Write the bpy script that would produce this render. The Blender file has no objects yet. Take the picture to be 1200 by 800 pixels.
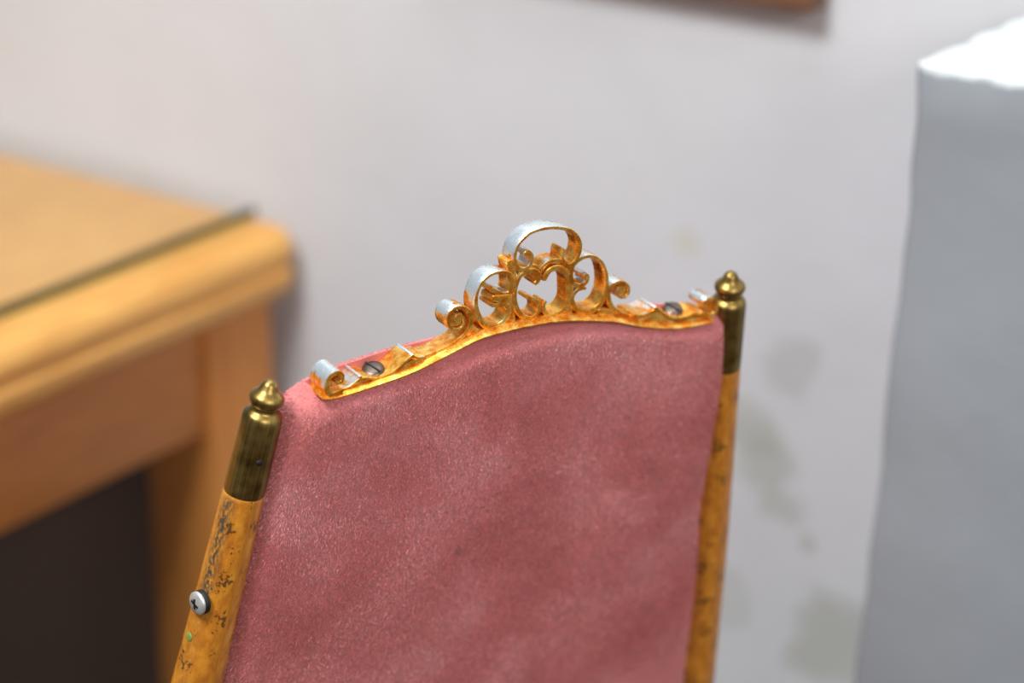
import bpy, bmesh, math, random
import numpy as np
from mathutils import Vector, Matrix, noise
random.seed(7); rng = np.random.default_rng(7)
sc = bpy.context.scene
C = sc.collection

# ---------------------------------------------------------------- camera
F = 85.0; SENS = 36.0; FP = F / SENS * 1200.0
PITCH = math.radians(22.0); CAMH = 1.5
cd = bpy.data.cameras.new('camera'); cam = bpy.data.objects.new('camera', cd); C.objects.link(cam)
cam.location = (0, 0, CAMH); cam.rotation_euler = (math.pi / 2 - PITCH, 0, 0)
cd.lens = F; cd.sensor_width = SENS; cd.clip_start = 0.05; cd.clip_end = 60
cd.dof.use_dof = True; cd.dof.focus_distance = 1.315; cd.dof.aperture_fstop = 3.2
sc.camera = cam
# ---------------------------------------------------------------- world, light, exposure
w = bpy.data.worlds.new('world'); sc.world = w; w.use_nodes = True
bg = w.node_tree.nodes['Background']; bg.inputs[0].default_value = (0.90, 0.95, 1.0, 1); bg.inputs[1].default_value = 0.20

def area(name, loc, target, sx, sy, power, col):
    l = bpy.data.lights.new(name, 'AREA'); l.shape = 'RECTANGLE'; l.size = sx; l.size_y = sy; l.energy = power; l.color = col
    o = bpy.data.objects.new(name, l); C.objects.link(o); o.location = loc
    o.rotation_euler = (Vector(target) - Vector(loc)).to_track_quat('-Z', 'Y').to_euler()
    return o
area('window_light', (-1.05, 0.10, 3.2), (0.2, 1.5, 0.9), 1.0, 0.8, 64, (0.93, 0.97, 1.0))
area('room_light', (1.6, -1.6, 2.6), (0.2, 1.6, 0.9), 1.6, 1.2, 41, (1.0, 0.95, 0.9))
area('top_fill_light', (0.0, 1.45, 2.95), (0.0, 1.35, 0.0), 1.6, 0.9, 17, (0.92, 0.96, 1.0))  # unseen overhead fill, added to brighten top faces and metal reflections
sc.view_settings.view_transform = 'Standard'; sc.view_settings.look = 'None'
sc.view_settings.gamma = 1; sc.view_settings.use_curve_mapping = False
sc.view_settings.exposure = 0.50
try:
    sc.cycles.use_denoising = True
    sc.cycles.max_bounces = 8
except Exception: pass

# ---------------------------------------------------------------- projection helpers (places points in the world)
cp, sp = math.cos(PITCH), math.sin(PITCH)
def ray(px, py):
    x = (px - 600) / FP; y = (py - 400) / FP
    return Vector((x, cp - y * sp, -(y * cp + sp)))
CAM = Vector((0, 0, CAMH))
def at(px, py, z): return CAM + ray(px, py) * z
def on_plane(px, py, p0, n):
    r = ray(px, py); return CAM + r * ((p0 - CAM).dot(n) / r.dot(n))

# ---------------------------------------------------------------- materials
def s2l(c): return c / 12.92 if c <= 0.04045 else ((c + 0.055) / 1.055) ** 2.4
def rgb(r, g, b): return (s2l(r / 255), s2l(g / 255), s2l(b / 255), 1)
class Mat:
    def __init__(s, name):
        s.m = bpy.data.materials.new(name); s.m.use_nodes = True
        s.t = s.m.node_tree; s.b = s.t.nodes['Principled BSDF']
    def n(s, typ, **kw):
        nd = s.t.nodes.new(typ)
        for k, v in kw.items():
            if k.startswith('i_'):
                key = k[2:].replace('_', ' ')
                nd.inputs[int(key) if key.isdigit() else key].default_value = v
            else: setattr(nd, k, v)
        return nd
    def l(s, a, b): s.t.links.new(a, b)
    def set(s, **kw):
        for k, v in kw.items(): s.b.inputs[k.replace('_', ' ')].default_value = v
        return s
    def coord(s, kind='Object', scale=(1, 1, 1), rot=(0, 0, 0)):
        tc = s.n('ShaderNodeTexCoord'); mp = s.n('ShaderNodeMapping'); mp.inputs['Scale'].default_value = scale
        mp.inputs['Rotation'].default_value = rot
        s.l(tc.outputs[kind], mp.inputs[0]); return mp.outputs[0]
    def noise(s, vec, scale, detail=4, rough=0.5, dist=0):
        nd = s.n('ShaderNodeTexNoise', i_Scale=scale, i_Detail=detail, i_Roughness=rough, i_Distortion=dist)
        s.l(vec, nd.inputs['Vector']); return nd.outputs['Fac']
    def ramp(s, fac, stops, interp='LINEAR'):
        r = s.n('ShaderNodeValToRGB'); r.color_ramp.interpolation = interp
        e = r.color_ramp.elements
        while len(e) < len(stops): e.new(0.5)
        for el, (p, c) in zip(e, stops):
            el.position = p; el.color = c if isinstance(c, tuple) else (c, c, c, 1)
        s.l(fac, r.inputs[0]); return r.outputs[0]
    def mix(s, fac, a, b, mode='MIX'):
        m = s.n('ShaderNodeMix'); m.data_type = 'RGBA'; m.blend_type = mode
        for sock, v in ((m.inputs[0], fac), (m.inputs[6], a), (m.inputs[7], b)):
            if hasattr(v, 'links') or isinstance(v, bpy.types.NodeSocket): s.l(v, sock)
            else: sock.default_value = v
        return m.outputs[2]
    def math(s, op, a, b=0.0, clamp=False):
        m = s.n('ShaderNodeMath'); m.operation = op; m.use_clamp = clamp
        for sock, v in ((m.inputs[0], a), (m.inputs[1], b)):
            if isinstance(v, bpy.types.NodeSocket): s.l(v, sock)
            else: sock.default_value = v
        return m.outputs[0]
    def bump(s, h, strength, dist):
        b = s.n('ShaderNodeBump'); b.inputs['Strength'].default_value = strength; b.inputs['Distance'].default_value = dist
        s.l(h, b.inputs['Height']); s.l(b.outputs[0], s.b.inputs['Normal'])
    def col(s, c): s.l(c, s.b.inputs['Base Color'])

M = {}
# ---- plastered wall
def wall_mat(name, base, stains):
    m = Mat(name); v = m.coord()
    n1 = m.noise(v, 3.0, 3, 0.5); n2 = m.noise(v, 26, 4, 0.6)
    c = m.ramp(n1, [(0.3, tuple(x * 0.93 for x in base[:3]) + (1,)), (0.7, base)])
    c = m.mix(m.math('MULTIPLY', n2, 0.10), c, rgb(176, 176, 178))
    warp = m.noise(v, 14, 3, 0.6)
    for (p, r, colr, amt) in stains:
        g = m.n('ShaderNodeVectorMath'); g.operation = 'DISTANCE'
        m.l(v, g.inputs[0]); g.inputs[1].default_value = p
        dd = m.math('ADD', m.math('DIVIDE', g.outputs['Value'], r), m.math('MULTIPLY', m.math('SUBTRACT', warp, 0.5), 2.2))
        f = m.ramp(dd, [(0.55, amt), (1.0, 0.0)])
        c = m.mix(f, c, colr)
    m.col(c); m.set(Roughness=0.65)
    m.bump(m.noise(v, 9, 5, 0.55), 0.25, 0.01)
    return m.m
# ---- oak
def oak_mat(name, a, b, rough=0.38, along=0):
    m = Mat(name); s = [16, 16, 16]; s[along] = 1.3
    v = m.coord(scale=tuple(s))
    n1 = m.noise(v, 3.5, 6, 0.62, 0.4); n2 = m.noise(v, 16, 3, 0.6)
    c = m.ramp(n1, [(0.28, a), (0.52, b), (0.72, a)])
    c = m.mix(m.math('MULTIPLY', m.ramp(n2, [(0.42, 0.0), (0.62, 1.0)]), 0.22), c, tuple(x * 0.55 for x in a[:3]) + (1,))
    m.col(c); m.set(Roughness=rough); m.bump(n2, 0.12, 0.002)
    return m.m
M['oak'] = oak_mat('oak', rgb(206, 142, 62), rgb(232, 176, 96))
M['oak_dark'] = oak_mat('oak_apron', rgb(176, 104, 42), rgb(194, 124, 56), 0.45)
M['oak_leg'] = oak_mat('oak_leg', rgb(188, 116, 50), rgb(208, 138, 66), 0.45, 2)
g = Mat('float_glass'); g.t.nodes.remove(g.b)
_tr = g.n('ShaderNodeBsdfTransparent'); _tr.inputs[0].default_value = (0.98, 0.98, 0.96, 1)
_gl = g.n('ShaderNodeBsdfGlossy'); _gl.inputs['Roughness'].default_value = 0.12
_fr = g.n('ShaderNodeFresnel', i_IOR=1.5); _mx = g.n('ShaderNodeMixShader')
_gb = g.n('ShaderNodeNewGeometry'); g.l(g.math('MULTIPLY', _fr.outputs[0], g.math('SUBTRACT', 1.0, _gb.outputs['Backfacing'])), _mx.inputs[0]); g.l(_tr.outputs[0], _mx.inputs[1]); g.l(_gl.outputs[0], _mx.inputs[2])
g.l(_mx.outputs[0], g.t.nodes['Material Output'].inputs[0]); M['glass'] = g.m
g = Mat('glass_edge'); g.set(Base_Color=rgb(74, 80, 52), Roughness=0.3); M['glass_edge'] = g.m
# ---- velvet
def velvet(name, hair):
    m = Mat(name); v = m.coord()
    n1 = m.noise(v, 16, 4, 0.6, 0.6); n2 = m.noise(v, 60, 3, 0.6)
    c = m.ramp(n1, [(0.34, rgb(216, 122, 118)), (0.5, rgb(224, 133, 131)), (0.66, rgb(230, 147, 148))])
    # small brown soil marks
    if hair:
        gm = m.n('ShaderNodeNewGeometry')
        r = m.ramp(gm.outputs['Random Per Island'], [(0.0, 0.35), (0.5, 0.9), (0.85, 1.15), (1.0, 2.1)])
        c = m.mix(1.0, c, r, 'MULTIPLY')
        m.set(Roughness=0.30, Sheen_Weight=1.0, Sheen_Roughness=0.4, Specular_IOR_Level=0.9)
        m.b.inputs['Sheen Tint'].default_value = (1.0, 0.96, 0.98, 1)
    else:
        c = m.mix(0.25, c, rgb(120, 40, 44)); m.set(Roughness=0.8, Sheen_Weight=0.6, Sheen_Roughness=0.4)
        m.b.inputs['Sheen Tint'].default_value = (1.0, 0.80, 0.85, 1)
    m.col(c); return m.m
M['velvet'] = velvet('rose_velvet', False); M['pile'] = velvet('rose_velvet_pile', True)
# ---- gilt casting; silver = rubbed plating plus sky reflection painted on upper-left outer faces
def gilt():
    m = Mat('worn_gilding'); v = m.coord()
    n1 = m.noise(v, 170, 4, 0.6); n2 = m.noise(v, 520, 3, 0.6)
    gold = m.ramp(n1, [(0.30, rgb(206, 116, 28)), (0.46, rgb(240, 158, 46)), (0.62, rgb(255, 206, 104))])
    gold = m.mix(m.math('MULTIPLY', m.ramp(n2, [(0.60, 0.0), (0.70, 1.0)]), 0.6), gold, rgb(88, 50, 16))
    at_ = m.n('ShaderNodeAttribute', attribute_name='wear_glint')
    f = m.math('ADD', at_.outputs['Fac'], m.math('MULTIPLY', m.math('SUBTRACT', n1, 0.5), 1.6))
    f = m.ramp(f, [(0.42, 0.0), (0.60, 1.0)])
    c = m.mix(f, gold, rgb(208, 217, 222))
    m.col(c); m.set(Metallic=0.66)
    r = m.ramp(n2, [(0.3, 0.20), (0.7, 0.36)]); m.l(r, m.b.inputs['Roughness'])
    m.bump(n1, 0.35, 0.0012); return m.m
M['gilt'] = gilt()
def brass():
    m = Mat('aged_brass'); v = m.coord(); v2 = m.coord('UV', (60, 1.2, 1))
    n1 = m.noise(v, 90, 4, 0.6); n2 = m.noise(v2, 1.0, 4, 0.6)
    f = m.math('ADD', m.math('MULTIPLY', n1, 0.5), m.math('MULTIPLY', n2, 0.5))
    c = m.ramp(f, [(0.36, rgb(104, 84, 44)), (0.5, rgb(146, 120, 66)), (0.64, rgb(176, 150, 88))])
    m.col(c); m.set(Metallic=1.0); m.l(m.ramp(n1, [(0.3, 0.28), (0.7, 0.44)]), m.b.inputs['Roughness']); return m.m
M['brass'] = brass()
def polewood():
    m = Mat('worn_yellow_varnished_wood'); v = m.coord('UV'); vs = m.coord('UV', (1.0, 9, 1))
    grain = m.noise(m.coord('UV', (5, 9, 1)), 2.5, 4, 0.6)
    c = m.ramp(grain, [(0.32, rgb(170, 96, 20)), (0.55, rgb(204, 130, 34)), (0.75, rgb(222, 152, 54))])
    spk = m.noise(m.coord('UV', (20, 62, 1)), 1.7, 3, 0.65)
    reg = m.noise(m.coord('UV', (5, 22, 1)), 1.0, 2, 0.5)
    f = m.ramp(m.math('ADD', spk, m.math('SUBTRACT', m.math('MULTIPLY', reg, 1.1), 0.35)), [(0.84, 0.0), (0.89, 1.0)])
    c = m.mix(m.math('MULTIPLY', f, 0.85), c, rgb(70, 46, 18))
    at_ = m.n('ShaderNodeAttribute', attribute_name='wear_glint')
    f2 = m.math('MULTIPLY', at_.outputs['Fac'], m.ramp(m.noise(m.coord('UV', (34, 60, 1)), 1.6, 4, 0.7), [(0.40, 0.0), (0.54, 1.0)]))
    c = m.mix(m.math('MULTIPLY', f2, 0.9), c, rgb(74, 66, 52))
    m.col(c); m.set(Roughness=0.34, Coat_Weight=0.4, Coat_Roughness=0.25); m.bump(spk, 0.2, 0.001); return m.m
M['pole'] = polewood()
def simple(name, col, rough, metal=0.0):
    m = Mat(name); v = m.coord(); n = m.noise(v, 300, 3)
    m.col(m.ramp(n, [(0.35, tuple(x * 0.8 for x in col[:3]) + (1,)), (0.65, col)])); m.set(Roughness=rough, Metallic=metal); return m.m
M['steel'] = simple('zinc_screw', rgb(214, 214, 210), 0.35, 0.6)
M['iron'] = simple('dark_screw', rgb(112, 98, 88), 0.36, 0.9)
M['black'] = simple('black_recess', rgb(18, 16, 14), 0.6)
M['green'] = simple('green_paint_fleck', rgb(128, 152, 70), 0.5)
M['frame'] = oak_mat('brown_frame', rgb(96, 66, 46), rgb(120, 86, 62), 0.5, 1)
M['paper'] = simple('paper_mount', rgb(214, 206, 190), 0.8)
M['floor'] = oak_mat('floor_dark_boards', rgb(60, 48, 40), rgb(78, 64, 52), 0.55, 1)
M['skirt'] = simple('dark_skirting_paint', rgb(52, 44, 40), 0.6)
M['panel'] = simple('shade_panel_brown', rgb(136, 116, 104), 0.6)

# ---------------------------------------------------------------- object helpers
def link(name, me, mat, parent=None, smooth=True):
    o = bpy.data.objects.new(name, me); C.objects.link(o)
    if mat: me.materials.append(mat)
    if smooth:
        me.polygons.foreach_set('use_smooth', [True] * len(me.polygons))
        try: me.set_sharp_from_angle(angle=math.radians(42))
        except Exception: pass
    if parent: o.parent = parent
    return o
def mesh_from(verts, faces, name='m'):
    me = bpy.data.meshes.new(name); me.from_pydata([tuple(v) for v in verts], [], faces)
    bm = bmesh.new(); bm.from_mesh(me); bmesh.ops.recalc_face_normals(bm, faces=bm.faces); bm.to_mesh(me); bm.free()
    return me
def tag(o, label, cat, group=None):
    o['label'] = label; o['category'] = cat
    if group: o['group'] = group
    return o
def struct(o, label=None):
    o['kind'] = 'structure'
    if label: o['label'] = label
    return o
def box_me(x0, x1, y0, y1, z0, z1, bev=0.0, seg=3):
    bm = bmesh.new(); bmesh.ops.create_cube(bm, size=1)
    for v in bm.verts:
        v.co = Vector((x0 + (v.co.x + .5) * (x1 - x0), y0 + (v.co.y + .5) * (y1 - y0), z0 + (v.co.z + .5) * (z1 - z0)))
    if bev: bmesh.ops.bevel(bm, geom=bm.edges[:], offset=bev, segments=seg, affect='EDGES', profile=0.5)
    me = bpy.data.meshes.new('box'); bm.to_mesh(me); bm.free(); return me
def catmull(pts, per=8, closed=False):
    P = [np.array(p, float) for p in pts]; n = len(P); out = []
    rngi = range(n) if closed else range(n - 1)
    for i in rngi:
        if closed: a, b, c, d = P[(i - 1) % n], P[i], P[(i + 1) % n], P[(i + 2) % n]
        else: a, b, c, d = P[max(i - 1, 0)], P[i], P[i + 1], P[min(i + 2, n - 1)]
        for k in range(per):
            t = k / per
            out.append(0.5 * ((2 * b) + (c - a) * t + (2 * a - 5 * b + 4 * c - d) * t * t + (3 * b - a - 3 * c + d) * t ** 3))
    if not closed: out.append(P[-1])
    return out

# ---------------------------------------------------------------- room frame: AX runs away from the camera into the wall, AY along the wall
AZ = math.radians(35.9)                       # azimuth of the room's depth axis
AX = Vector((math.sin(AZ), math.cos(AZ), 0)); AY = Vector((-AX.y, AX.x, 0))
RZ = math.atan2(AX.y, AX.x)
TH = 0.75                                            # table height
r0 = ray(352, 263); CORNER = CAM + r0 * ((TH - CAMH) / r0.z)
WALL = CORNER.dot(AX) + 0.012                        # distance of the wall plane along AX
def room(a, b, z): return AX * a + AY * b + Vector((0, 0, z))
def rl(p): return (p.dot(AX), p.dot(AY), p.z)        # world -> room coordinates
def place(o): o.rotation_euler = (0, 0, RZ); return o
def wall_hit(px, py):
    p = on_plane(px, py, AX * WALL, AX); return rl(p)

# back wall: a gently uneven plaster slab
def wall_mesh():
    nx, nz = 160, 60; V = []; Fc = []
    for j in range(nz + 1):
        for i in range(nx + 1):
            b = -3.2 + 9.0 * i / nx; z = 2.9 * j / nz
            V.append((WALL + 0.004 * noise.noise(Vector((b * 1.7, 0, z * 1.7))) + 0.0015 * noise.noise(Vector((b * 7, 3, z * 7))), b, z))
    for j in range(nz):
        for i in range(nx):
            k = j * (nx + 1) + i; Fc.append((k, k + nx + 1, k + nx + 2, k + 1))
    k0 = len(V); V += [(WALL + 0.15, -3.2, 0), (WALL + 0.15, 5.8, 0), (WALL + 0.15, 5.8, 2.9), (WALL + 0.15, -3.2, 2.9)]
    Fc.append((k0, k0 + 1, k0 + 2, k0 + 3))
    bot = list(range(nx + 1)); top = [nz * (nx + 1) + i for i in range(nx + 1)]
    Fc.append(tuple(bot + [k0 + 1, k0])); Fc.append(tuple(top[::-1] + [k0 + 3, k0 + 2]))
    Fc.append(tuple([j * (nx + 1) for j in range(nz + 1)][::-1] + [k0, k0 + 3])); Fc.append(tuple([j * (nx + 1) + nx for j in range(nz + 1)] + [k0 + 2, k0 + 1]))
    return mesh_from(V, Fc)
SG = rgb(158, 160, 142)
st = [(wall_hit(893, 545), 0.040, SG, 0.45), (wall_hit(915, 590), 0.030, SG, 0.42), (wall_hit(880, 505), 0.03, SG, 0.35), (wall_hit(972, 745), 0.05, SG, 0.5), (wall_hit(946, 636), 0.012, SG, 0.42),
      (wall_hit(803, 282), 0.016, rgb(196, 190, 160), 0.4), (wall_hit(925, 430), 0.03, rgb(176, 178, 172), 0.5), (wall_hit(320, 180), 0.03, rgb(190, 190, 192), 0.12), (wall_hit(855, 700), 0.03, SG, 0.25)]
M['wall'] = wall_mat('pale_grey_plaster', rgb(210, 210, 212), st)
M['pier'] = wall_mat('blue_grey_plaster_lit_top', rgb(147, 152, 157), [])
wb = link('wall_back', wall_mesh(), M['wall']); place(wb); struct(wb, 'pale grey painted plaster wall with faint greenish stains behind the chair')
fl = link('floor', box_me(-2.4, WALL + 0.15, -3.2, 5.8, -0.06, 0.0), M['floor'], smooth=False); place(fl); struct(fl)
bs = link('baseboard_back', box_me(WALL - 0.014, WALL - 0.003, -3.19, 5.79, 0.0, 0.34, 0.003, 2), M['skirt']); place(bs); struct(bs)

# right: low plastered wall end with a rounded, chipped coping edge
PZ = 1.62
pc = at(1080, 74, PZ); pa, pb, ph = rl(pc)
def pier_mesh():
    bm = bmesh.new()
    bmesh.ops.create_cube(bm, size=1)
    x0, x1, y0, y1, z0, z1 = pa, WALL + 0.006, pb - 0.75, pb, 0.0, ph
    for v in bm.verts:
        v.co = Vector((x0 + (v.co.x + .5) * (x1 - x0), y0 + (v.co.y + .5) * (y1 - y0), z0 + (v.co.z + .5) * (z1 - z0)))
    ed = [e for e in bm.edges if (all(abs(v.co.z - z1) < 1e-6 for v in e.verts)) or (abs(e.verts[0].co.z - e.verts[1].co.z) > 0.1 and all(abs(v.co.x - x0) < 1e-6 for v in e.verts))]
    bmesh.ops.bevel(bm, geom=ed, offset=0.006, segments=3, affect='EDGES', profile=0.5)
    for it in range(5):
        bmesh.ops.subdivide_edges(bm, edges=[e for e in bm.edges if e.calc_length() > 0.02 and max(v.co.z for v in e.verts) > ph - 0.45], cuts=1, use_grid_fill=True)
    bmesh.ops.triangulate(bm, faces=bm.faces[:])
    bm.normal_update()
    for v in bm.verts:
        p = v.co; t = max(0.0, 1 - (z1 - p.z) / 0.035)
        if p.y > y1 - 0.3: v.co.y += (z1 - p.z) * 0.05
        d = 0.0035 * noise.noise(p * 9) + (0.0018 + 0.002 * t) * noise.noise(Vector((p.x * 60, p.y * 30, p.z * 75)))
        lip = 0.004 if (0.003 < z1 - p.z < 0.028) else 0.0
        if p.x < WALL - 0.02 and p.z > 0.05: v.co += v.normal * (d + lip * 0.7)
    me = bpy.data.meshes.new('pier'); bm.to_mesh(me); bm.free(); return me
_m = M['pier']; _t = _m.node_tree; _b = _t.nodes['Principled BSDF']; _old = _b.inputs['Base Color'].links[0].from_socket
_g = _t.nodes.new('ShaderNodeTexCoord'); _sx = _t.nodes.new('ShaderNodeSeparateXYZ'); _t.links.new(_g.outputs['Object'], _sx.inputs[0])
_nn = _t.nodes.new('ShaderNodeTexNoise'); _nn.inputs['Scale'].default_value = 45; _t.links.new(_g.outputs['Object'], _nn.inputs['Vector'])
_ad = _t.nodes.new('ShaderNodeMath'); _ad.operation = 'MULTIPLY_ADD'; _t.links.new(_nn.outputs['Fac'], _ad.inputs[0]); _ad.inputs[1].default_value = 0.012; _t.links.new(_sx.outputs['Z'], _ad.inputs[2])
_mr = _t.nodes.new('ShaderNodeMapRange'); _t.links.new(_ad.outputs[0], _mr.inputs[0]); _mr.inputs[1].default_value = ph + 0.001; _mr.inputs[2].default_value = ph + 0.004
_mm = _t.nodes.new('ShaderNodeMix'); _mm.data_type = 'RGBA'; _t.links.new(_mr.outputs[0], _mm.inputs[0]); _t.links.new(_old, _mm.inputs[6]); _mm.inputs[7].default_value = rgb(206, 212, 212); _t.links.new(_mm.outputs[2], _b.inputs['Base Color'])  # top mixed to white, painting in overhead light against the darker front
pr = link('wall_right', pier_mesh(), M['pier']); place(pr); struct(pr, 'chest-high plastered wall end with a rough top edge whitened as if lit from above')

# ---------------------------------------------------------------- picture on the wall
fa, fb, fz = wall_hit(973, 8)
t = bpy.data.objects.new('picture_frame', None); C.objects.link(t); t.location = room(WALL, fb, fz); place(t)
tag(t, 'brown wooden picture frame on the pale wall, only its bottom edge in view', 'picture frame')
FW, FH, FT = 0.40, 0.50, 0.030
link('frame_rail', box_me(-FT, -0.004, 0, FW, 0, 0.035, 0.003, 2), M['frame'], t)
link('frame_rail', box_me(-FT, -0.004, 0, FW, FH - 0.035, FH, 0.003, 2), M['frame'], t)
link('frame_stile', box_me(-FT, -0.004, 0, 0.035, 0.035, FH - 0.035, 0.003, 2), M['frame'], t)
link('frame_stile', box_me(-FT, -0.004, FW - 0.035, FW, 0.035, FH - 0.035, 0.003, 2), M['frame'], t)
link('mount_board', box_me(-0.018, -0.010, 0.03, FW - 0.03, 0.03, FH - 0.03), M['paper'], t, False)

# ---------------------------------------------------------------- table
TL, TW = 1.35, 0.75
ca, cb, _ = rl(CORNER)
tb = bpy.data.objects.new('wooden_table', None); C.objects.link(tb); tb.location = room(ca, cb, 0); place(tb)
tag(tb, 'light oak table with a moulded edge and glass cover standing against the wall', 'table')
def top_mesh2():
    R = 0.022; S = 0.022
    prof = [(0.0218, 0), (0.0195, -0.0004), (0.0175, -0.0030), (0.0140, -0.0030), (0.012, -0.0008), (0.006, -0.003), (0.001, -0.008), (-0.001, -0.015), (0.000, -0.019), (0.0045, -0.0215), (0.0048, -0.0245), (0.000, -0.0275), (0.0, -0.034), (0.004, -0.040), (0.012, -0.044), (0.0218, -0.045)]
    prof = [(a, b * 1.56) for a, b in prof]
    pts = []
    for (cx, cy, a0) in ((-R, R, -90), (-R, TW - R, 0), (-TL + R, TW - R, 90), (-TL + R, R, 180)):
        for k in range(9):
            a = math.radians(a0 + k * 90 / 8); pts.append((cx, cy, math.cos(a), math.sin(a)))
    V = []; Fc = []; n = len(pts)
    for (ins, z) in prof:
        for (cx, cy, nx, ny) in pts: V.append((cx + (R - ins) * nx, cy + (R - ins) * ny, z + TH))
    for j in range(len(prof) - 1):
        for i in range(n): Fc.append((j * n + i, j * n + (i + 1) % n, (j + 1) * n + (i + 1) % n, (j + 1) * n + i))
    Fc.append(tuple(range(n))); Fc.append(tuple(range((len(prof) - 1) * n, len(prof) * n))[::-1])
    return mesh_from(V, Fc)
link('tabletop', top_mesh2(), M['oak'], tb)
LS = 0.088; IN = 0.026; BI = 0.018
def leg(x0, y0): return link('leg', box_me(x0, x0 + LS, y0, y0 + LS, 0, TH - 0.070, 0.003, 2), M['oak_leg'], tb)
leg(-BI - LS, IN); leg(-TL + BI, IN); leg(-BI - LS, TW - IN - LS); leg(-TL + BI, TW - IN - LS)
AH = 0.114
link('shade_panel', box_me(-BI - 0.028, -BI - 0.010, IN + LS, TW - IN - LS, 0.02, TH - 0.070 - AH), M['panel'], tb)  # dark sheet added to stand for the shaded wall under the table
link('apron', box_me(-TL + BI + LS, -BI - LS, IN + 0.006, IN + 0.028, TH - 0.070 - AH, TH - 0.070, 0.002, 2), M['oak_dark'], tb)
link('apron', box_me(-TL + BI + LS, -BI - LS, TW - IN - 0.028, TW - IN - 0.006, TH - 0.070 - AH, TH - 0.070, 0.002, 2), M['oak_dark'], tb)
link('apron', box_me(-BI - 0.028, -BI - 0.006, IN + LS, TW - IN - LS, TH - 0.070 - AH, TH - 0.070, 0.002, 2), M['oak_dark'], tb)
link('apron', box_me(-TL + BI + 0.006, -TL + BI + 0.028, IN + LS, TW - IN - LS, TH - 0.070 - AH, TH - 0.070, 0.002, 2), M['oak_dark'], tb)
# glass sheet lying on the tabletop
gs = bpy.data.objects.new('glass_sheet', None); C.objects.link(gs); gs.location = room(ca, cb, TH); place(gs)
tag(gs, 'clear glass sheet with a dark green edge lying on the oak tabletop', 'glass')
GE = 0.050; GB = 0.008; GT = 0.011
link('pane', box_me(-TL + 0.03, -GB, GE, TW - 0.02, 0.0003, GT), M['glass'], gs, False)
link('edge', box_me(-TL + 0.03, -GB, GE - 0.0022, GE - 0.0002, 0.0003, GT, 0.0005, 1), M['glass_edge'], gs)

# ---------------------------------------------------------------- chair: back plane
LT = at(318, 445, 1.27); RT = None
for k in range(4000):
    z = 1.3 + k * 0.0001
    if at(857, 318, z).z <= LT.z: RT = at(857, 318, z); break
U = (RT - LT); U.z = 0; U.normalize()
NH = Vector((U.y, -U.x, 0))                          # horizontal normal, towards the camera
LEAN = math.radians(10)
VU = NH * math.sin(LEAN) + Vector((0, 0, math.cos(LEAN)))   # up within the back plane
NP = NH * math.cos(LEAN) - Vector((0, 0, math.sin(LEAN)))   # normal of the back, towards the camera
O = LT.copy()
def uv(px, py, off=0.0):
    p = on_plane(px, py, O + NP * off, NP) - O
    return (p.dot(U), p.dot(VU))
def W(u, v, off=0.0): return O + U * u + VU * v + NP * off
ch = bpy.data.objects.new('chair', None); C.objects.link(ch)
mid = (LT + RT) / 2; CH0 = Vector((mid.x, mid.y, 0)) - NH * 0.15; ch.location = CH0
tag(ch, 'pink velvet chair back in a yellow wood frame with brass finials and gilt crest', 'chair')
def cl(p): return p - CH0                            # world -> chair space

def lathe_on(p0, p1, prof, seg=40, name='m', flat=1.0, wear_glint=None):
    """prof: list of (distance along p0->p1, radius)."""
    ax = (p1 - p0).normalized(); e1 = (NP - ax * NP.dot(ax)).normalized(); e2 = ax.cross(e1)
    V = []; Fc = []; uvs = []; n = seg
    for (s, r) in prof:
        for i in range(n):
            a = 2 * math.pi * i / n
            V.append(cl(p0 + ax * s + (e1 * math.cos(a) * flat + e2 * math.sin(a)) * r)); uvs.append((i / n, s * 3))
    for j in range(len(prof) - 1):
        for i in range(n): Fc.append((j * n + i, j * n + (i + 1) % n, (j + 1) * n + (i + 1) % n, (j + 1) * n + i))
    Fc.append(tuple(range(n))); Fc.append(tuple(range((len(prof) - 1) * n, len(prof) * n))[::-1])
    me = mesh_from(V, Fc, name)
    ul = me.uv_layers.new(name='UVMap')
    for lp in me.loops:
        ul.data[lp.index].uv = uvs[lp.vertex_index]
    if wear_glint:
        at_ = me.attributes.new('wear_glint', 'FLOAT', 'POINT')
        for i, (uu, ss) in enumerate(uvs): at_.data[i].value = wear_glint(uu, ss / 3)
    return me

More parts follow.
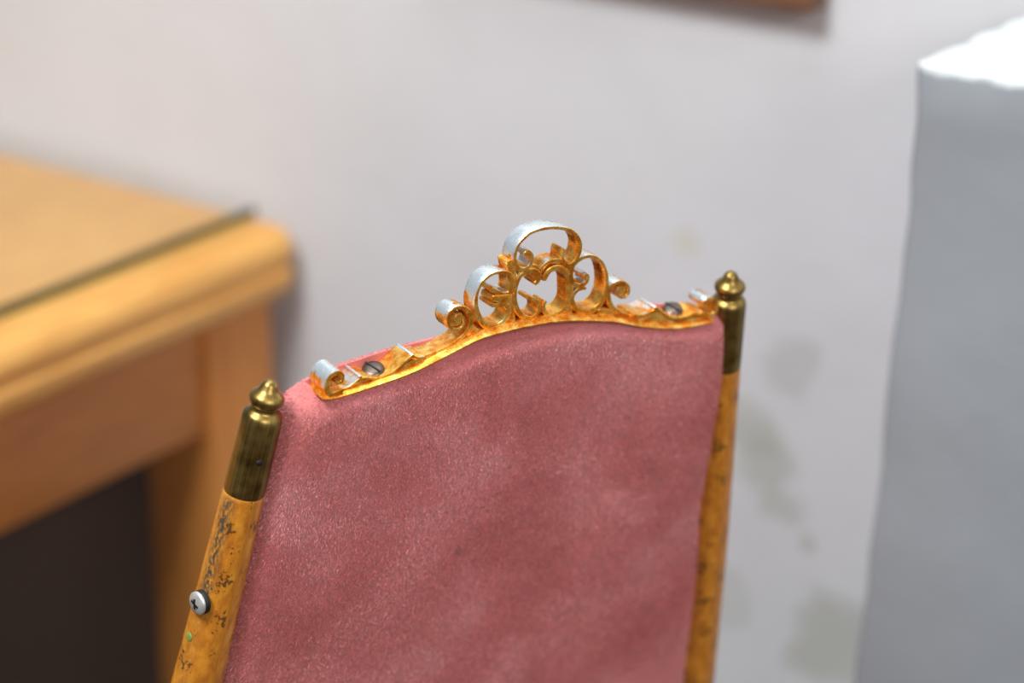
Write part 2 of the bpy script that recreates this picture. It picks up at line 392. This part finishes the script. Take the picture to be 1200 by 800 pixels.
def post(top_px, low_px, scale, side):
    """One upright: turned brass ferrule and finial over a tapering wooden pole."""
    p0 = on_plane(*top_px, O, NP); p1 = on_plane(*low_px, O, NP); ax = (p1 - p0).normalized()
    k = scale
    fer = [(0.0140, .0070), (0.0148, .0079), (0.0155, .0074), (0.0172, .0074), (0.0182, .0082), (0.0192, .0098), (0.0212, .0107), (0.024, .0110), (0.030, .0110), (0.060, .0113), (0.0665, .0113), (0.0680, .0111), (0.0682, .0100), (0.066, .0095)]
    link('ferrule', lathe_on(p0, p1, [(a * k, b * k) for a, b in fer]), M['brass'], ch)
    fin = [(0.0, .0004), (0.0004, .0020), (0.0014, .0034), (0.003, .0044), (0.005, .0051), (0.0065, .0062), (0.0078, .0080), (0.0092, .0092), (0.0108, .0096), (0.0124, .0092), (0.0136, .0082), (0.0142, .0070), (0.0143, .0050)]
    link('finial', lathe_on(p0, p1, [(a * k, b * k) for a, b in fin]), M['brass'], ch)
    L = (p0.z - 0.0) / -ax.z
    def wr(uu, s):
        # scraped strip along the outer side just below the ferrule
        a = abs(((uu - 0.20 + 0.5) % 1) - 0.5)
        return max(0.0, 1.3 - a / 0.07) * (1.0 if 0.070 < s < 0.125 else 0.25) if side < 0 else 0.0
    prof = [(0.0662, .0104), (0.0675, .0109), (0.0683, .0112)]
    n = 60
    for i in range(n + 1):
        s = 0.0690 + (L - 0.0690) * (i / n) ** 1.6
        r = min(0.0142, 0.0114 + 0.021 * (s - 0.069)) 
        prof.append((s, r))
    prof = [(a * k if a < 0.0685 else a, b * k) for a, b in prof]
    o = link('upright', lathe_on(p0, p1, prof, 40, wear_glint=wr), M['pole'], ch)
    return p0, p1, ax, o
pL0, pL1, axL, poleL = post((318, 445), (229, 806), 1.0, -1)
pR0, pR1, axR, poleR = post((857, 318), (812, 800), 0.97, 1)

# small round-head screw, washer, ferrule nail, green fleck on the left upright
def disc_part(name, p, nrm, r, h, mat, parent, dome=0.0, seg=28, slot=None):
    nrm = nrm.normalized(); e1 = nrm.orthogonal().normalized(); e2 = nrm.cross(e1)
    if slot is not None:
        e1 = (slot - nrm * slot.dot(nrm)).normalized(); e2 = nrm.cross(e1)
    V = []; Fc = []; rings = [(1.0, 0.0), (1.0, h * 0.6), (0.93, h * 0.85 + dome * .1), (0.75, h + dome * 0.45), (0.45, h + dome * 0.8), (0.2, h + dome * 0.95)]
    for (f, z) in rings:
        for i in range(seg):
            a = 2 * math.pi * i / seg; V.append(cl(p + (e1 * math.cos(a) + e2 * math.sin(a)) * r * f + nrm * z))
    for j in range(len(rings) - 1):
        for i in range(seg): Fc.append((j * seg + i, j * seg + (i + 1) % seg, (j + 1) * seg + (i + 1) % seg, (j + 1) * seg + i))
    Fc.append(tuple(range(seg))[::-1]); V.append(cl(p + nrm * (h + dome))); k = len(V) - 1; b = (len(rings) - 1) * seg
    for i in range(seg): Fc.append((b + i, b + (i + 1) % seg, k))
    return link(name, mesh_from(V, Fc), mat, parent), e1, e2
def bar_part(name, c, e1, e2, nrm, lx, ly, h, mat, parent):
    V = [cl(c + e1 * sx * lx / 2 + e2 * sy * ly / 2 + nrm * sz * h) for sz in (0, 1) for sx, sy in ((-1, -1), (1, -1), (1, 1), (-1, 1))]
    return link(name, mesh_from(V, [(0, 1, 2, 3), (4, 5, 6, 7), (0, 1, 5, 4), (1, 2, 6, 5), (2, 3, 7, 6), (3, 0, 4, 7)]), mat, parent, False)
def on_pole(px, py, p0, ax, r):
    rd = ray(px, py).normalized(); a = ax.normalized(); w0 = CAM - p0
    d = rd - a * rd.dot(a); e = w0 - a * w0.dot(a)
    A = d.dot(d); B = 2 * d.dot(e); Cc = e.dot(e) - r * r; disc = B * B - 4 * A * Cc
    t_ = (-B - math.sqrt(max(disc, 0))) / (2 * A); p = CAM + rd * t_
    nn = (p - p0) - a * (p - p0).dot(a); return p, nn.normalized()
p, nn = on_pole(236, 705, pL0, axL, 0.0136); side = (nn * 0.75 - U * 0.62).normalized()
wsh, _, _ = disc_part('washer', p - side * 0.0012, side, 0.0068, 0.0034, M['black'], ch)
scw, e1, e2 = disc_part('cross_head_screw', p + side * 0.0020, side, 0.0065, 0.0018, M['steel'], ch, 0.0009, slot=axL)
scw['label'] = 'shiny cross-head screw'
for a in (0, 1):
    ea, eb = (e1, e2) if a == 0 else (e2, e1)
    bar_part('cross_recess', p + side * 0.0036, (ea + eb * 0.25).normalized(), (eb - ea * 0.25).normalized(), side, 0.0058, 0.0013, 0.0014, M['black'], scw)
p, nn = on_pole(221, 746, pL0, axL, 0.0136)
disc_part('paint_fleck', p - nn * 0.0006, nn, 0.0026, 0.0007, M['green'], ch, 0, 9)
p, nn = on_pole(304, 543, pL0, axL, 0.0113)
disc_part('nail_head', p - nn * 0.0012, nn, 0.0019, 0.0014, M['black'], ch, 0.0003, 16)

# ---------------------------------------------------------------- velvet pad
out_px = [  # (px, py, depth offset) round the silhouette, clockwise from the bottom left
    (200, 1050, .002), (229, 930, .002), (258, 808, .002), (281, 700, .002), (302, 610, .002), (314, 555, .002), (323, 512, .001), (331, 478, -.003), (339, 460, -.006), (352, 448, -.008), (374, 436, -.0085), (410, 423, -.0085),
    (462, 407, -.0085), (516, 393, -.0085), (560, 380, -.0085), (600, 370, -.0085), (640, 362, -.0085), (700, 356, -.0085), (760, 355, -.0085), (800, 355, -.0085), (826, 357, -.006), (845, 368, 0), (853, 384, .006), (856, 410, .009),
    (851, 450, .009), (842, 500, .009), (832, 555, .009), (825, 600, .009), (823, 650, .009), (817, 710, .009), (806, 800, .009), (795, 930, .009), (785, 1050, .009)]
oc = [uv(*q) for q in out_px]
oc = [np.array(q) for q in oc]
dense = catmull(oc, 10, True)
# resample evenly
dn = np.array(dense + [dense[0]]); seg = np.linalg.norm(np.diff(dn, axis=0), axis=1); cs = np.concatenate([[0], np.cumsum(seg)])
NO = 300; tt = np.linspace(0, cs[-1], NO, endpoint=False)
outl = np.stack([np.interp(tt, cs, dn[:, 0]), np.interp(tt, cs, dn[:, 1])], 1)
tan = np.roll(outl, -1, 0) - np.roll(outl, 1, 0); tan /= np.linalg.norm(tan, axis=1)[:, None]
area2 = np.sum(outl[:, 0] * np.roll(outl[:, 1], -1) - np.roll(outl[:, 0], -1) * outl[:, 1])
inw = np.stack([-tan[:, 1], tan[:, 0]], 1) * (1 if area2 > 0 else -1)
for _ in range(3): inw = (inw + np.roll(inw, 1, 0) + np.roll(inw, -1, 0)); inw /= np.linalg.norm(inw, axis=1)[:, None]
T2 = 0.0125
RAILPX = [(378, 468), (392, 468), (430, 456.5), (480, 439), (520, 420), (560, 399.5), (590, 390), (620, 383), (650, 378), (680, 376.5), (720, 378), (760, 384.5), (800, 385), (838, 377)]
RU = np.array([uv(x, y, .0115) for x, y in RAILPX])
ENDS = [uv(x, 400)[0] for x in (505, 550, 735, 765)]
_uk = [uv(x, y)[0] for x, y in ((330, 470), (500, 400), (560, 380), (700, 365), (780, 362), (835, 366), (856, 400))]
RR = np.interp(outl[:, 0], _uk, [.018, .018, .012, .012, .016, .016, .013])
_top = np.clip((outl[:, 1] + 0.075) / 0.05, 0, 1); RR = (RR * _top + .014 * (1 - _top))
for _ in range(6): RR = (RR + np.roll(RR, 1) + np.roll(RR, -1)) / 3
RR = RR[:, None]
V = []; rings = []
def cap(u_, v_, o_):
    """the pad is pressed down where the crest is screwed onto it"""
    if u_ < RU[0, 0] - .006 or u_ > RU[-1, 0] + .004 or v_ < -0.09: return v_
    lim = np.interp(u_, RU[:, 0], RU[:, 1]) + 0.0004 - (0.0115 - o_) * 0.12
    em = float(np.interp(u_, ENDS, [1, 0, 0, 1]))
    free = em * min(1.0, max(0.0, (-0.0068 - o_) / 0.0022))
    edge = min(1.0, max(0.0, (RU[0, 0] - u_) / .006)) + min(1.0, max(0.0, (u_ - RU[-1, 0]) / .004))
    lim += 0.03 * free + 0.02 * edge
    return min(v_, lim)
def add_ring(pts2, offs):
    base = len(V)
    for (q, o_) in zip(pts2, offs):
        u_, v_ = q
        lump = 0.0016 * noise.noise(Vector((u_ * 14, v_ * 10, 3.3))) + 0.0006 * noise.noise(Vector((u_ * 45, v_ * 30, 1)))
        V.append(W(u_, cap(u_, v_, o_), o_ + (lump if o_ > 0.008 else 0)))
    rings.append(base)
cen = outl.mean(0)
inner = outl + inw * RR
FAC = [0.0, 0.03, 0.08, 0.14, 0.2, 0.27, 0.35, 0.43, 0.51, 0.59, 0.67, 0.75, 0.83, 0.9, 0.96]
BUL = 0.006
for f in FAC[::-1]:
    add_ring(inner + (cen - inner) * f, [-T2] * NO)
PK = -0.0085 * np.clip((outl[:, 1] + 0.06) / 0.05, 0, 1)      # the crown of the top edge lies towards the far side
for _ in range(6): PK = (PK + np.roll(PK, 1) + np.roll(PK, -1)) / 3
RB = np.minimum(RR, 0.010)
for k in range(1, 8):
    a = -math.pi / 2 * (1 - k / 8)
    add_ring(outl + inw * (RB + (RR - RB) * (1 - k / 8)) * (1 - math.cos(a)), PK + (T2 + PK) * math.sin(a))
for k in range(0, 30):
    a = math.pi / 2 * k / 30
    add_ring(outl + inw * RR * (1 - math.cos(a)), PK + (T2 - PK) * math.sin(a))
for f in FAC:
    add_ring(inner + (cen - inner) * f, [T2 + BUL * (1 - (1 - f) ** 2)] * NO)
Fc = []
for j in range(len(rings) - 1):
    a, b = rings[j], rings[j + 1]
    for i in range(NO): Fc.append((a + i, a + (i + 1) % NO, b + (i + 1) % NO, b + i))
Fc.append(tuple(range(rings[0], rings[0] + NO))[::-1]); Fc.append(tuple(range(rings[-1], rings[-1] + NO)))
pad_me = mesh_from([cl(v) for v in V], Fc)
pad = link('velvet_pad', pad_me, M['velvet'], ch)

# velvet pile: short combed fibres on the rim and the face turned to the camera
pad_me.calc_loop_triangles()
co = np.empty(len(pad_me.vertices) * 3); pad_me.vertices.foreach_get('co', co); co = co.reshape(-1, 3)
nr = np.empty(len(pad_me.vertices) * 3); pad_me.vertices.foreach_get('normal', nr); nr = nr.reshape(-1, 3)
tri = np.empty(len(pad_me.loop_triangles) * 3, dtype=np.int32); pad_me.loop_triangles.foreach_get('vertices', tri); tri = tri.reshape(-1, 3)
A_, B_, C_ = co[tri[:, 0]], co[tri[:, 1]], co[tri[:, 2]]
cr = np.cross(B_ - A_, C_ - A_); ar = np.linalg.norm(cr, axis=1) / 2
Un, Vn, Nn, On = np.array(U), np.array(VU), np.array(NP), np.array(O - CH0)
cenr = (A_ + B_ + C_) / 3; offc = (cenr - On) @ Nn; vc = (cenr - On) @ Vn
ar[(offc < -0.0115) | (vc < -0.27)] = 0
NF = 600000
idx = rng.choice(len(tri), NF, p=ar / ar.sum())
r1 = np.sqrt(rng.random(NF)); r2 = rng.random(NF)
wa, wb_, wc = 1 - r1, r1 * (1 - r2), r1 * r2
P = A_[idx] * wa[:, None] + B_[idx] * wb_[:, None] + C_[idx] * wc[:, None]
Nv = nr[tri[idx, 0]] * wa[:, None] + nr[tri[idx, 1]] * wb_[:, None] + nr[tri[idx, 2]] * wc[:, None]
Nv /= np.linalg.norm(Nv, axis=1)[:, None]
pu = (P - On) @ Un; pv = (P - On) @ Vn
s1 = np.sin(pu * 31 + 2.2 * np.sin(pv * 23 + 1)) * np.sin(pv * 37 - pu * 18 + 0.7 + 1.5 * np.sin(pu * 29))
s2 = np.sin(pu * 71 + pv * 40 + 2 * np.sin(pv * 60)) * np.sin(pv * 83 - pu * 33)
ang = -0.9 + 0.45 * s1 + 0.35 * s2                       # combing angle in the face plane
comb = Un * np.sin(ang)[:, None] - Vn * np.cos(ang)[:, None]
lay = 1.15 + 0.35 * s1
D = Nv * 0.95 + comb * lay[:, None] + rng.normal(0, 0.30, (NF, 3))
D /= np.linalg.norm(D, axis=1)[:, None]
ln = rng.uniform(0.0010, 0.0021, NF); wd = rng.uniform(0.00010, 0.00022, NF)
side_ = np.cross(D, Nv + rng.normal(0, 0.6, (NF, 3))); side_ /= np.linalg.norm(side_, axis=1)[:, None] + 1e-9
offp = (P - On) @ Nn
under = (offp < 0.0105) & (offp > -0.0075) & (pv > np.interp(pu, RU[:, 0], RU[:, 1]) - 0.0005 - (0.0115 - offp) * 0.12) & (pu > RU[0, 0]) & (pu < RU[-1, 0])
ln[under] *= 0.05
P0 = P - Nv * 0.0002
vv = np.empty((NF, 3, 3)); vv[:, 0] = P0 - side_ * wd[:, None]; vv[:, 1] = P0 + side_ * wd[:, None]; vv[:, 2] = P0 + D * ln[:, None]
pm = bpy.data.meshes.new('pile'); pm.vertices.add(NF * 3); pm.vertices.foreach_set('co', vv.reshape(-1))
pm.loops.add(NF * 3); pm.loops.foreach_set('vertex_index', np.arange(NF * 3, dtype=np.int32))
pm.polygons.add(NF); pm.polygons.foreach_set('loop_start', np.arange(0, NF * 3, 3, dtype=np.int32)); pm.polygons.foreach_set('loop_total', np.full(NF, 3, dtype=np.int32))
pm.update(); pm.validate()
pile = link('velvet_pile', pm, M['pile'], ch, smooth=False); pile.parent = pad; pile['kind'] = 'stuff'

def add_spot(mat, pos, r, colr, amt):
    t_ = mat.node_tree; b_ = t_.nodes['Principled BSDF']; old = b_.inputs['Base Color'].links[0].from_socket
    tc = t_.nodes.new('ShaderNodeTexCoord'); d_ = t_.nodes.new('ShaderNodeVectorMath'); d_.operation = 'DISTANCE'; d_.inputs[1].default_value = pos
    t_.links.new(tc.outputs['Object'], d_.inputs[0]); mr = t_.nodes.new('ShaderNodeMapRange'); t_.links.new(d_.outputs['Value'], mr.inputs[0])
    mr.inputs[1].default_value = r * 0.4; mr.inputs[2].default_value = r; mr.inputs[3].default_value = amt; mr.inputs[4].default_value = 0.0
    mx = t_.nodes.new('ShaderNodeMix'); mx.data_type = 'RGBA'; t_.links.new(mr.outputs[0], mx.inputs[0]); t_.links.new(old, mx.inputs[6]); mx.inputs[7].default_value = colr; t_.links.new(mx.outputs[2], b_.inputs['Base Color'])
for (x, y, r) in ((693, 532, .0035), (537, 648, .0042), (600, 548, .003)):
    u_, v_ = uv(x, y, .018)
    for mt in (M['pile'], M['velvet']): add_spot(mt, cl(W(u_, v_, .018)), r, rgb(140, 80, 60), 0.45)

# ---------------------------------------------------------------- gilt crest
EX = (NH * math.cos(math.radians(3)) - Vector((0, 0, math.sin(math.radians(3)))))   # casting depth direction
PXM = 2120.0
def ribbon(name, pts, off, depth, parent, wear_glint=0.0, per=7, bev=0.22, skew=0.0, tip=True, label=None, back_w=1.0):
    """pts: (px, py, thickness px) along the front edge of a cast band."""
    q = []
    for (x, y, t_) in pts:
        u_, v_ = uv(x, y, off); q.append((u_, v_, t_ * 1.12 / PXM))
    d = catmull(q, per); n = len(d)
    V = []; Fc = []; wr = []
    bz = 0.0004 / depth; bs = bev * 0.6
    c8 = [(-.5, bz), (-.5 + bs, 0), (.5 - bs, 0), (.5, bz), (.5, 1 - bz), (.5 - bs, 1), (-.5 + bs, 1), (-.5, 1 - bz)]
    mc = np.mean([k[:2] for k in d], axis=0)
    for i in range(n):
        a = d[max(i - 1, 0)][:2]; b = d[min(i + 1, n - 1)][:2]; tx = b - a; L = np.linalg.norm(tx); tx = tx / (L + 1e-12)
        nx, ny = -tx[1], tx[0]; th = max(d[i][2], 0.0004)
        if tip and (i == 0 or i == n - 1): th *= 0.7
        for (s, z) in c8:
            zz = z if back_w == 1.0 else z
            p = W(d[i][0] + nx * s * th, d[i][1] + ny * s * th, off) - EX * (zz * depth)
            V.append(cl(p))
            nrm = (U * nx + VU * ny) * (1 if s > 0 else -1)
            up = nrm.dot(Vector((0, 0, 1))) * 0.8 + nrm.dot(-U) * 0.45  # upward and left-facing sides take more silver, partly a painted highlight
            rel = d[i][:2] - mc; outer = (nx * rel[0] + ny * rel[1]) * (1 if s > 0 else -1) > 0 or len(pts) == 2
            wr.append(wear_glint * max(0.0, up) * (1.0 if outer else 0.15) if abs(s) > .4 else wear_glint * 0.12)
    for i in range(n - 1):
        for k in range(8): Fc.append((i * 8 + k, i * 8 + (k + 1) % 8, (i + 1) * 8 + (k + 1) % 8, (i + 1) * 8 + k))
    Fc.append(tuple(range(8))[::-1]); Fc.append(tuple(range((n - 1) * 8, n * 8)))
    me = mesh_from(V, Fc); at_ = me.attributes.new('wear_glint', 'FLOAT', 'POINT'); at_.data.foreach_set('value', wr)
    o = link(name, me, M['gilt'], parent)
    if label: o['label'] = label
    return o
OF = 0.0065; DD = 0.0115
# base rail following the top of the pad
def rail():
    d = catmull([tuple(uv(x, y, .0115)) for x, y in RAILPX], 8); n = len(d); V = []; Fc = []; wr = []
    prof = [(0, 0), (0, .0007), (.0006, .0011), (.0042, .0028), (.0052, .0031), (.0175, .0028), (.0180, .0)]
    for i in range(n):
        e = min(1.0, 0.35 + min(i, n - 1 - i) * 0.12)
        for (z, h) in prof:
            jit = 0.00022 * noise.noise(Vector((d[i][0] * 420, z * 500, 2)))
            V.append(cl(W(d[i][0], d[i][1] + (h + (jit if h > .001 else 0)) * e, .0115) - EX * z)); wr.append(0.12)
    m_ = len(prof)
    for i in range(n - 1):
        for k in range(m_): Fc.append((i * m_ + k, i * m_ + (k + 1) % m_, (i + 1) * m_ + (k + 1) % m_, (i + 1) * m_ + k))
    Fc.append(tuple(range(m_))[::-1]); Fc.append(tuple(range((n - 1) * m_, n * m_)))
    me = mesh_from(V, Fc); me.attributes.new('wear_glint', 'FLOAT', 'POINT').data.foreach_set('value', wr)
    return link('crest_rail', me, M['gilt'], ch)
base = rail()
base['label'] = 'gilt crest rail along the top of the velvet'
def A(pts, ox, oy, s=1.0): return [(ox + x * s, oy + y * s, t_) for x, y, t_ in pts]
# top loop
ribbon('loop_scroll', A([(44, 49, 3), (48, 45, 4), (53, 48, 4), (54, 55, 4.5), (51, 62, 5), (45, 66, 6), (38, 65, 6), (34, 58, 5), (34, 49, 4.5), (37, 39, 4), (43, 31, 4), (52, 23.5, 4), (64, 19, 4), (76, 17, 4), (88, 17.5, 4), (98, 20, 4), (106, 26, 4), (110.5, 35, 4), (110, 45, 4.5), (106, 54, 5), (99, 61, 5.5), (93, 60, 5), (90, 54, 4), (90, 47, 3.5), (92, 42, 3)], 570, 250), OF, DD, base, wear_glint=1.35)
# left loop
ribbon('loop_scroll', A([(36, 39, 6), (42, 42, 6), (48, 45, 6), (54, 45, 6), (59, 41, 7), (61, 33, 8), (59, 24, 7), (52, 20, 5), (42, 20, 4), (33, 24, 4), (25, 32, 4), (20, 43, 4), (18, 55, 5), (20, 67, 6), (25, 77, 7), (33, 83.5, 8), (42, 83, 8), (50, 78, 7), (55, 71, 7), (57, 63, 7), (53, 58, 6), (46, 57, 5), (40, 58, 5), (35, 56, 5)], 540, 300), OF, DD, base, wear_glint=1.2)
# stem between left loop and centre, with its small cusp
ribbon('cusp', [(577, 349.5, 7), (584, 350, 8), (592, 350.5, 11), (600, 350, 9)], OF + .0005, DD, base, wear_glint=0.2)
ribbon('stem', [(597, 306, 6), (601, 318, 9), (602, 330, 9), (600, 342, 9), (599, 354, 10), (598, 366, 12), (597, 378, 16)], OF - .0005, DD - .001, base, wear_glint=0.25)
# centre brackets
ribbon('bracket_scroll', [(627, 333, 6), (631, 329, 6), (632, 323, 6), (627, 318, 6), (619, 318, 6), (611, 323, 5.5), (606.5, 332, 5), (604, 343, 5), (604, 354, 5.5), (607, 364, 6), (613, 371, 6.5), (621, 373.5, 6), (628, 370, 5), (632.5, 363, 5), (631, 355.5, 4.5), (625, 351, 4.5), (620, 350, 4)], OF, DD, base, wear_glint=0.3)
ribbon('bracket_scroll', [(638, 329, 6), (640, 324, 7), (644, 318, 7), (651, 314.5, 7), (659, 315, 7), (665.5, 321, 7), (669, 331, 7), (669, 343, 7), (667, 355, 7), (661, 364, 8), (653, 369.5, 8), (645, 370, 6), (639, 366, 5), (637.5, 359, 4.5), (640, 353, 4)], OF, DD, base, wear_glint=0.4)
# arch joining top loop and centre brackets
ribbon('arch', [(606, 327, 6), (612, 319, 6), (620, 314, 6), (627, 313, 6), (633, 318, 6), (637, 313, 6), (643, 308, 6), (651, 306, 6), (660, 308, 7), (666, 314, 8), (669, 322, 8)], OF - .001, DD - .001, base, wear_glint=0.5)
# right loop with inner curl
ribbon('loop_scroll', A([(44, 44, 4.5), (48, 43, 4.5), (49, 48, 5), (45, 53, 6), (38, 55, 6), (32, 52, 6), (29.5, 44, 6), (31, 34, 6), (36, 27, 6), (44, 22, 5), (53, 20.5, 4), (61, 23.5, 4), (67.5, 31, 4), (71, 42, 4.5), (71.5, 55, 5), (69, 68, 6), (63, 78, 7), (53, 84.5, 8), (43, 85, 8), (35, 81, 7), (31, 73, 6), (32.5, 66, 5), (37, 60.5, 5), (43, 58, 4.5), (47, 58.5, 3.5)], 640, 280), OF, DD, base, wear_glint=1.0)
ribbon('stem', [(668, 318, 6), (668, 330, 8), (668, 342, 8), (668, 354, 8), (667, 366, 10), (664, 376, 14)], OF - .0005, DD - .001, base, wear_glint=0.2)
# webs at the foot of the loops
ribbon('web', [(548, 384, 12), (556, 391, 13), (566, 393, 10)], OF - .0006, DD - .002, base, wear_glint=0.1)
ribbon('web', [(700, 366, 9), (709, 367, 12), (718, 369, 10), (728, 372, 7)], OF - .0006, DD - .002, base, wear_glint=0.1)
# left rolled scroll and the wavy strip that runs to the end curl
def spiral_disc(cx, cy, r, off, depth):
    c = uv(cx, cy, off); rr = r / PXM; n = 24; V = []; Fc = []
    for (f, z) in ((1, 0.0012), (1, depth - .0004)):
        for i in range(n):
            a = 2 * math.pi * i / n; V.append(cl(W(c[0] + math.cos(a) * rr * f, c[1] + math.sin(a) * rr * f, off) - EX * z))
    V.append(cl(W(c[0], c[1], off) - EX * 0.0004)); k = len(V) - 1
    for i in range(n):
        Fc.append((i, (i + 1) % n, n + (i + 1) % n, n + i)); Fc.append((i, (i + 1) % n, k))
    Fc.append(tuple(range(n, 2 * n)))
    me = mesh_from(V, Fc); a_ = me.attributes.new('wear_glint', 'FLOAT', 'POINT'); return link('scroll_eye', me, M['gilt'], base)
ribbon('rolled_scroll', [(484, 419, 4), (494, 419, 5), (506, 416, 5), (518, 411, 5), (530, 404, 5), (541, 396, 5.5), (549, 387, 6), (553, 376, 6), (551, 367, 6), (544, 361.5, 5), (535, 361, 4.5), (528, 366, 4), (525, 374, 4), (527, 382, 4), (533, 386.5, 4), (540, 385, 3.5), (544, 379, 3), (543, 372, 3), (538, 370, 2.5), (534, 374, 2.5), (536, 379, 2)], OF + .001, DD + .001, base, wear_glint=0.9)
spiral_disc(536, 375, 9, OF + .001, DD + .001)
ribbon('wavy_strip', [(390, 461, 6), (402, 458, 5), (413, 452, 4.5), (422, 445, 4), (430, 443.5, 3.5), (440, 444.5, 3.5), (450, 442.5, 3.5), (460, 437, 3.5), (470, 429, 4), (479, 421, 4), (484, 418.5, 5), (490, 420, 4), (498, 419, 4)], 0.0085, 0.0165, base, wear_glint=0.55, bev=0.3)
ribbon('web', [(396, 463, 5), (410, 459, 9), (424, 453, 14), (440, 451, 10), (458, 445, 10), (472, 438, 13), (484, 430, 17), (498, 426, 12), (512, 419, 8)], 0.0076, 0.0145, base, wear_glint=0.0)
ribbon('ridge', [(421.5, 443, 5), (424, 441.5, 5)], 0.0088, 0.0165, base, wear_glint=1.4, per=3)
ribbon('ridge', [(482, 418, 5), (485.5, 417, 5)], 0.0088, 0.0165, base, wear_glint=1.4, per=3)
ribbon('end_curl', [(404, 456, 4), (396, 461, 6), (388, 463, 8), (384, 456, 7), (384.5, 447, 6), (389, 440, 6), (396, 437, 6), (401.5, 440, 5), (401.5, 446, 4), (397, 449, 4), (393, 447, 3)], 0.0105, 0.0165, base, wear_glint=0.9)
# right side, seen more edge on
ribbon('rolled_scroll', [(764, 372, 5), (752, 373, 6), (740, 372, 6), (729, 368.5, 6), (720, 363, 6), (715, 355, 6), (713.5, 345, 5.5), (716, 336, 5), (723, 331.5, 4.5), (731, 331.5, 4), (736.5, 336, 4), (737, 343, 3.5), (733.5, 348, 3.5), (727.5, 348.5, 3), (723.5, 344.5, 3), (725, 339, 2.5), (729, 338, 2)], OF, DD, base, wear_glint=0.85)
spiral_disc(729, 340.5, 8, OF, DD)
ribbon('wavy_strip', [(742, 370, 5), (754, 370, 5), (764, 366, 5), (770, 362.5, 5), (777, 367, 4), (786, 372, 4), (796, 373.5, 4), (806, 371.5, 4), (814, 368, 5), (822, 368, 6), (832, 370, 7)], 0.0085, 0.0165, base, wear_glint=0.6, bev=0.3)
ribbon('web', [(742, 376, 6), (756, 377, 9), (769, 373, 16), (782, 379, 9), (796, 381, 9), (812, 378, 11), (828, 375, 8)], 0.0076, 0.0145, base, wear_glint=0.0)
ribbon('ridge', [(767, 362, 5), (771, 361.5, 5)], 0.0088, 0.0165, base, wear_glint=1.2, per=3)
ribbon('end_curl', [(822, 367, 5), (832, 370, 6), (838.5, 366, 7), (839.5, 358, 6), (836, 352, 6), (829.5, 351, 5), (826, 355.5, 4), (828.5, 360, 3)], 0.0095, 0.015, base, wear_glint=1.0)
# slotted screws holding the crest
def crest_screw(px, py, off, r, label):
    up = (VU * 0.97 - U * 0.22 + NP * 0.1).normalized()
    u_, v_ = uv(px, py, off); c = W(u_, v_, off)
    s_, e1, e2 = disc_part('slotted_screw', c - up * 0.004, up, r, 0.0035, M['iron'], base, 0.0008, slot=NP + U * 0.25)
    s_['label'] = label
    bar_part('slot', c - up * 0.0001, e1, e2, up, r * 1.75, 0.0008, 0.0009, M['black'], ch).parent = base
crest_screw(437, 430, -0.0002, 0.0064, 'dark slotted screw')
crest_screw(788, 359.5, -0.0002, 0.0060, 'dark slotted screw')

# ---------------------------------------------------------------- rest of the chair below the frame
SEAT_Z = 0.46
def pole_at(p0, ax, z): return p0 + ax * ((z - p0.z) / ax.z)
sl, sr = pole_at(pL0, axL, SEAT_Z), pole_at(pR0, axR, SEAT_Z)
uu = (sr - sl).normalized(); wdt = (sr - sl).length
def obox(c, ex, ey, ez, hx, hy, hz, bev, name, mat):
    me = box_me(-hx, hx, -hy, hy, -hz, hz, bev, 3)
    R = Matrix((ex, ey, ez)).transposed().to_4x4(); me.transform(Matrix.Translation(cl(c)) @ R)
    return link(name, me, mat, ch)
smid = (sl + sr) / 2 - NH * 0.20 + Vector((0, 0, 0.005)); sd = Vector((NH.x, NH.y, 0))
obox(smid, U, -sd, Vector((0, 0, 1)), wdt / 2 - 0.026, 0.165, 0.024, 0.018, 'seat', M['velvet'])
obox(smid - Vector((0, 0, 0.036)), U, -sd, Vector((0, 0, 1)), wdt / 2 - 0.022, 0.17, 0.012, 0.004, 'seat_frame', M['pole'])
for (sx, name) in ((-1, 'leg'), (1, 'leg')):
    a = smid + U * sx * (wdt / 2 - 0.045) - sd * 0.15 - Vector((0, 0, 0.045)); b = Vector((a.x, a.y, 0)) - sd * 0.02
    V0 = lathe_on(a, b, [(0, .012), (0.02, .013), ((b - a).length * .9, .011), ((b - a).length, .010)], 24); link(name, V0, M['pole'], ch)
for z in (0.72,):
    a, b = pole_at(pL0, axL, z), pole_at(pR0, axR, z)
    link('cross_bar', lathe_on(a + (b - a).normalized() * .012, b - (b - a).normalized() * .012, [(0, .008), ((b - a).length - .024, .008)], 20), M['pole'], ch)
